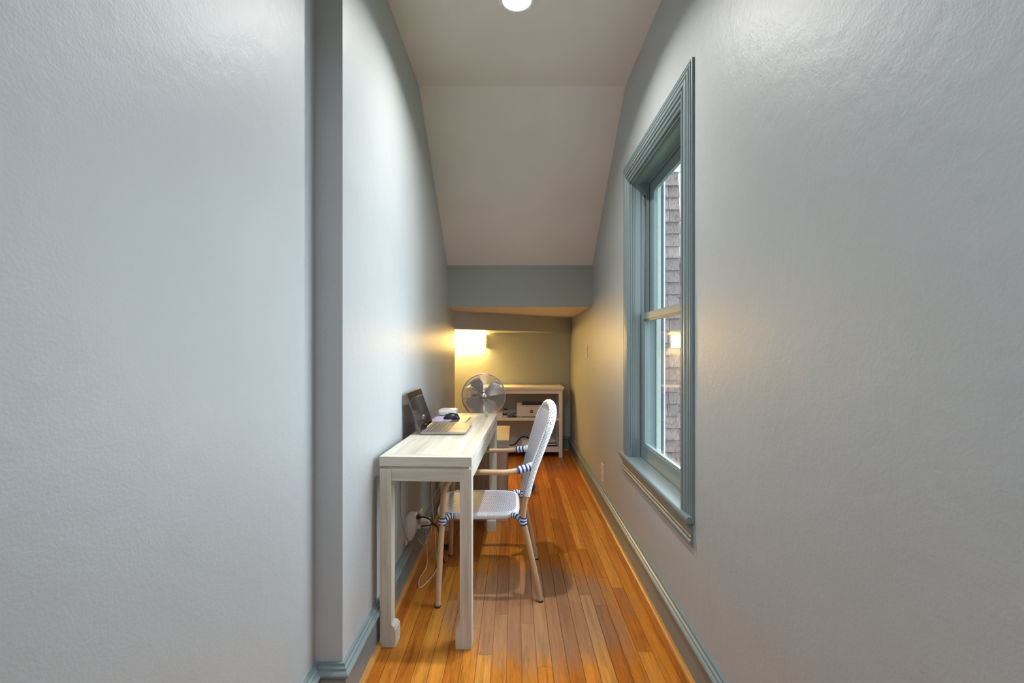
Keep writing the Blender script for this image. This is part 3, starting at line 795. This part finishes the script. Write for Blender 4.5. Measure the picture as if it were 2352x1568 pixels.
fan = thing('metal_fan', 'round chrome desk fan with wire guard standing behind the desk', 'fan', (-.229, 3.42, .560), R(6))
FZ = .280; FR = .160
def circ(r, y, zc=FZ, n=56, cx=0): return [(cx + r * math.cos(2 * PI * k / n), y, zc + r * math.sin(2 * PI * k / n)) for k in range(n)]
MB().lathe([(.001, 0), (.085, 0), (.09, .006), (.086, .014), (.05, .022), (.02, .028), (.001, .028)], 36).build('base', M['chrome'], fan)
MB().tube([(0, 0, .02), (0, 0, .20), (0, .02, FZ - .045)], [.013, .012, .012], 14).build('stand', M['chrome'], fan)
MB().tube(circ(FR, 0), .0048, 10, closed=True).build('rim', M['steel'], fan)
g = MB(); NR = 21
for k in range(NR):
    t = (k + 1.2) / (NR + .8); r = .030 + (FR - .030) * t; y = -.052 * math.sqrt(max(0, 1 - (t * .98) ** 2.4))
    g.tube(circ(r, y, n=48), .0012, 6, closed=True)
g.build('front_guard', M['steel'], fan)
def dome(t, d): return d * math.sqrt(max(0, 1 - (t * .98) ** 2.4))
for k in range(5):
    a = R(140 + 72 * k) if False else R([142, 186, 322, 8, 265][k])
    pts = [((.030 + (FR - .030) * t) * math.cos(a), -.0535 * math.sqrt(max(0, 1 - (t * .985) ** 2.4)) - .001, FZ + (.030 + (FR - .030) * t) * math.sin(a)) for t in [i / 12 for i in range(13)]]
    MB().tube(pts, .0016, 6).build('guard_spoke', M['steel'], fan)
g = MB()
for k in range(13):
    t = (k + 1.5) / 14; r = .035 + (FR - .035) * t; g.tube(circ(r, dome(t, .075), n=40), .001, 5, closed=True)
for k in range(8):
    a = 2 * PI * k / 8 + .2
    g.tube([((.035 + (FR - .035) * t) * math.cos(a), dome(t, .076), FZ + (.035 + (FR - .035) * t) * math.sin(a)) for t in [i / 8 for i in range(9)]], .0013, 5)
g.build('rear_guard', M['steel'], fan)
MB().lathe([(.001, -.066), (.012, -.066), (.022, -.062), (.029, -.054), (.031, -.047), (.029, -.040), (.001, -.040)], 32, 'Y', (0, 0, FZ)).build('badge_dome', M['chrome'], fan)
MB().lathe([(.001, .04), (.045, .045), (.048, .06), (.046, .12), (.035, .135), (.001, .138)], 32, 'Y', (0, 0, FZ)).build('motor', M['chrome'], fan)
MB().lathe([(.001, -.02), (.02, -.02), (.028, -.012), (.028, .04), (.001, .04)], 24, 'Y', (0, 0, FZ)).build('hub', M['chrome'], fan)
for k in range(4):
    a0 = PI / 2 * k + .55; b_ = MB(); vs = []; NRr, NA = 8, 8
    for o_ in (0, .0012):
        for i in range(NRr + 1):
            r = .022 + (.140 - .022) * i / NRr; wdt = .28 + .42 * math.sin(PI * min(1, i / NRr * .9 + .08))
            for j in range(NA + 1):
                s_ = (j / NA - .5); a = a0 + s_ * wdt * 1.5
                vs.append((r * math.cos(a), .012 + s_ * .038 + o_, FZ + r * math.sin(a)))
    n1 = (NRr + 1) * (NA + 1); fs = []
    for o_ in (0, n1):
        for i in range(NRr):
            for j in range(NA): fs.append([o_ + i * (NA + 1) + j, o_ + i * (NA + 1) + j + 1, o_ + (i + 1) * (NA + 1) + j + 1, o_ + (i + 1) * (NA + 1) + j])
    b_.add(vs, fs, smooth=True); b_.build('blade', M['blade'], fan)

# ------------------------------------------------------------------ bookcase
bc = thing('white_bookcase', 'low white open bookcase against the back wall', 'bookcase', (.0, 5.21, 0))
bx0, bx1, by0, by1 = -.510, .522, -.180, .160
MB().cbox(bx0 - .016, bx1 + .018, by0 - .018, by1 + .004, .752, .770, .003).build('top', M['shelf'], bc)
prof = [(0, 0), (.006, .004), (.014, .018), (.016, .026), (0, .026)]
mo = MB().sweep([(bx0, by1), (bx0, by0), (bx1, by0), (bx1, by1)], prof, lambda x, y, h: (x, y, .726 + h), -1)
mo.build('cornice', M['shelf'], bc)
MB().cbox(bx0 + .04, bx1 - .04, by0 + .002, by0 + .020, .696, .752, .001).build('top_rail', M['shelf'], bc)
for (x0, x1) in ((bx0, bx0 + .040), (bx1 - .040, bx1)):
    for (y0, y1) in ((by0, by0 + .04), (by1 - .04, by1)): MB().cbox(x0, x1, y0, y1, 0, .752, .002).build('leg', M['shelf'], bc)
for (x0, x1) in ((bx0 + .008, bx0 + .028), (bx1 - .028, bx1 - .008)): MB().cbox(x0, x1, by0 + .04, by1 - .04, .06, .752, .001).build('side_panel', M['shelf'], bc)
MB().box(bx0 + .03, bx1 - .03, by1 - .014, by1 - .006, .06, .752).build('back_panel', M['shelfback'], bc)
MB().cbox(bx0 + .029, bx1 - .029, by0 + .006, by1 - .015, .402, .432, .002).build('shelf', M['shelf'], bc)
MB().cbox(bx0 + .029, bx1 - .029, by0 + .006, by1 - .015, .096, .120, .002).build('shelf', M['shelf'], bc)
MB().cbox(bx0 + .04, bx1 - .04, by0 + .003, by0 + .022, .060, .120, .002).build('bottom_rail', M['shelf'], bc)
# printer
pr = thing('laser_printer', 'small off-white laser printer on the middle bookcase shelf', 'printer', (.195, 5.17, .432))
MB().cbox(-.173, .173, -.085, .125, .006, .132, .006).build('body', M['printer'], pr)
MB().cbox(-.168, .168, -.075, .12, .132, .153, .008).build('top_cover', M['printer'], pr)
MB().cbox(-.115, .115, -.0805, .06, .131, .156, .003).build('output_slot', M['black'], pr)
MB().cbox(-.148, .148, -.0865, -.080, .012, .122, .001).build('front_door', M['printer'], pr)
MB().box(-.07, .07, -.0872, -.0860, .116, .119).build('door_grip', M['black'], pr)
MB().cbox(-.12, .12, -.07, .1, 0, .006, .001).build('foot', M['blackmatt'], pr)
MB().lathe([(.003, -.0852), (.003, -.087), (.001, -.0875)], 12, 'Y', (-.155, 0, .016)).build('button', M['black'], pr)
LX = -.008
lg = MB().lathe([(.001, -.0866), (.0195, -.0866), (.0195, -.0876), (.001, -.0876)], 36, 'Y', (LX, 0, .064)).build('logo_disc', M['blackmatt'], pr)
cu = bpy.data.curves.new('logo_text', 'FONT'); cu.body = 'hp'; cu.size = .034; cu.extrude = .0004; cu.align_x = 'CENTER'; cu.shear = .35; cu.offset = -.0004
to = bpy.data.objects.new('tmp', cu); COL.objects.link(to)
bpy.context.view_layer.update()
me = bpy.data.meshes.new_from_object(to.evaluated_get(bpy.context.evaluated_depsgraph_get())); bpy.data.objects.remove(to)
me.transform(Matrix.Translation((LX - .001, -.0879, .0555)) @ Matrix.Rotation(R(90), 4, 'X')); me.materials.clear(); me.materials.append(M['printer'])
lt_ = bpy.data.objects.new('logo_letters', me); COL.objects.link(lt_); lt_.parent = lg
# cables and small things on the shelves
def cord(name, pts, r, mat, label, cat='cable', n=7):
    o = MB().tube(spline(pts, n), r, 8).build(name, mat); return tag(o, label, cat)
cord('power_cable', [(.05, 5.18, .455), (.02, 5.15, .470), (-.02, 5.12, .465), (-.055, 5.10, .450), (-.062, 5.09, .436), (-.03, 5.085, .436), (.02, 5.09, .437), (.005, 5.12, .437), (-.03, 5.14, .438), (.0, 5.19, .438)], .0036, M['black'], 'black power cable looped beside the printer')
bxs = thing('small_white_box', 'small white box on the middle shelf behind the desk corner', 'box', (-.178, 5.12, .432))
MB().cbox(-.055, .045, -.06, .06, 0, .058, .002).build('box_body', M['shelf'], bxs)
MB().cbox(-.057, .047, -.062, .062, .046, .062, .002).build('box_lid', M['printer'], bxs)
for k, (c_, lab) in enumerate(((M['shelf'], 'pale card box at the bottom of the small stack left of the printer'), (M['brass'], 'dark case in the middle of the small stack left of the printer'), (M['greypaper'], 'grey box on top of the small stack left of the printer'))):
    t = thing('card_box', lab, 'box', (-.108 + .003 * k, 5.13, .432 + .0300 * k), R(3 * k), 'small boxes stacked by the printer')
    MB().cbox(-.022, .020, -.04, .04, 0, .020, .001).build('tray', c_, t); MB().cbox(-.023, .021, -.041, .041, .021, .0295, .001).build('lid', M['black'] if k != 1 else M['printer'], t)
paper_labels = ['thin dark folder lowest in the paper stack on the bottom shelf', 'white papers second from bottom on the bottom shelf', 'dark magazine third from bottom in the paper stack', 'grey papers fourth from bottom in the paper stack', 'white papers on top of the paper stack on the bottom shelf']
z = .1202
for k, lab in enumerate(paper_labels):
    h = (.012, .014, .008, .012, .010)[k]; mt = (M['blackmatt'], M['paper'], M['blackmatt'], M['greypaper'], M['paper'])[k]
    o = MB().cbox(-.13, .12, -.10, .10, 0, h, .001).build('paper_pile', mt, loc=(.345 - .006 * k, 5.15 + .004 * k, z)); o.rotation_euler = (0, 0, R((1, -2, 2, -1, 3)[k])); z += h + .0004
    tag(o, lab, 'papers', 'papers on the bottom shelf')
cb_ = MB().cbox(-.05, .05, -.05, .05, 0, .05, .002).build('card_carton', M['paper'], loc=(.130, 5.17, .1203)); tag(cb_, 'low pale carton on the bottom bookcase shelf', 'carton')
cord('black_cable', [(-.17, 5.13, .150), (-.12, 5.10, .135), (-.06, 5.09, .126), (.0, 5.10, .130), (.04, 5.16, .165), (.08, 5.235, .185), (.14, 5.26, .180), (.17, 5.26, .130)], .007, M['black'], 'thick black cable lying along the bottom shelf')

# blue ball on the floor beyond the chair
bb = bmesh.new(); bmesh.ops.create_uvsphere(bb, u_segments=32, v_segments=20, radius=.042); m = MB(); bb.verts.index_update()
m.add([v.co.copy() for v in bb.verts], [[v.index for v in f.verts] for f in bb.faces], smooth=True); bb.free()
o = m.build('blue_ball', M['ball'], loc=(.132, 3.86, .042)); tag(o, 'small round blue ball on the floor behind the chair back', 'ball')

# ------------------------------------------------------------------ plugs and cords under the desk
spx = thing('surge_protector', 'white plug-in surge protector on the left wall under desk', 'power adapter', (XL, 2.40, .19))
MB().cbox(0, .010, -.036, .036, -.01, .135, .002).build('back_plate', M['white'], spx)
MB().add([(.010, -.034, .01), (.010, .034, .01), (.030, .028, .01), (.030, -.028, .01), (.010, -.036, .142), (.010, .036, .142), (.052, .030, .142), (.052, -.030, .142),
          (.010, -.036, .05), (.010, .036, .05), (.050, .030, .05), (.050, -.030, .05)],
         [(0, 1, 2, 3), (4, 7, 6, 5), (8, 9, 5, 4), (9, 10, 6, 5), (10, 11, 7, 6), (11, 8, 4, 7), (0, 1, 9, 8), (1, 2, 10, 9), (2, 3, 11, 10), (3, 0, 8, 11)]).build('housing', M['white'], spx, bevel=.003)
for z_ in (.125, .075):
    q = MB().cbox(.050, .074, -.010, .012, z_ - .009, z_ + .009, .002).build('plug', M['black'] if z_ > .1 else M['cord_w'], spx, label='black plug' if z_ > .1 else None)
ad = thing('charger_brick', 'white charger brick on the left wall behind surge protector', 'charger', (XL, 2.72, .14))
MB().cbox(0, .012, -.036, .036, -.02, .095, .002).build('outlet_plate', M['cream'], ad)
MB().cbox(.012, .060, -.030, .030, .0, .045, .004).build('brick_body', M['white'], ad)
cord('grey_cord', [(-.474, 1.93, .700), (-.485, 1.96, .62), (-.505, 2.05, .45), (-.513, 2.18, .30), (-.510, 2.30, .215), (-.480, 2.33, .165), (-.462, 2.36, .19), (-.470, 2.40, .235)], .0022, M['cord_g'], 'thin grey cord hanging from the desk to the surge protector')
cord('black_plug_cord', [(-.491, 2.401, .315), (-.455, 2.42, .300), (-.435, 2.46, .262), (-.420, 2.50, .225), (-.405, 2.52, .15), (-.395, 2.53, .06), (-.385, 2.54, .006)], .0042, M['black'], 'thick black cord dropping from the surge protector to floor')
cord('black_short_cord', [(-.491, 2.401, .265), (-.455, 2.42, .262), (-.435, 2.46, .25), (-.427, 2.49, .232)], .0035, M['black'], 'short black cord from the lower surge protector plug')
cord('charging_cable', [(-.480, 2.86, .655), (-.490, 2.80, .58), (-.478, 2.78, .52), (-.498, 2.78, .40), (-.492, 2.76, .26), (-.470, 2.72, .12), (-.445, 2.62, .03), (-.420, 2.50, .004), (-.440, 2.36, .004), (-.470, 2.29, .004), (-.490, 2.38, .004), (-.475, 2.50, .02), (-.500, 2.62, .10), (-.520, 2.71, .142)], .0022, M['cord_w'], 'thin white cord hanging behind desk and looping on the floor')
cord('pale_loop_cord', [(-.500, 2.40, .205), (-.485, 2.42, .165), (-.470, 2.46, .155), (-.455, 2.52, .17), (-.470, 2.60, .19), (-.500, 2.70, .160)], .0018, M['cord_w'], 'fine pale cord looping between surge protector and charger')
ck = thing('cable_bundle', 'small black cable bundle on the floor by the front chair leg', 'cable', (-.405, 2.74, 0))
MB().tube(spline([(-.04, -.05, .005), (-.01, -.02, .012), (.0, .02, .018), (.02, .05, .012), (.03, .02, .007), (.0, -.01, .006), (-.02, .03, .008)], 6), .005, 8).build('cable_loop', M['black'], ck)
MB().cbox(-.012, .016, -.006, .008, .004, .026, .002).build('cable_tie', M['blackmatt'], ck)
uh = thing('usb_charger', 'small white wall plug near the far left desk leg', 'charger', (XL, 2.905, .60))
MB().cbox(.0, .006, -.035, .035, -.055, .058, .002).build('cover_plate', M['cream'], uh)
MB().cbox(.006, .050, -.018, .018, -.01, .035, .003).build('plug_body', M['white'], uh)
print('planks', npl)
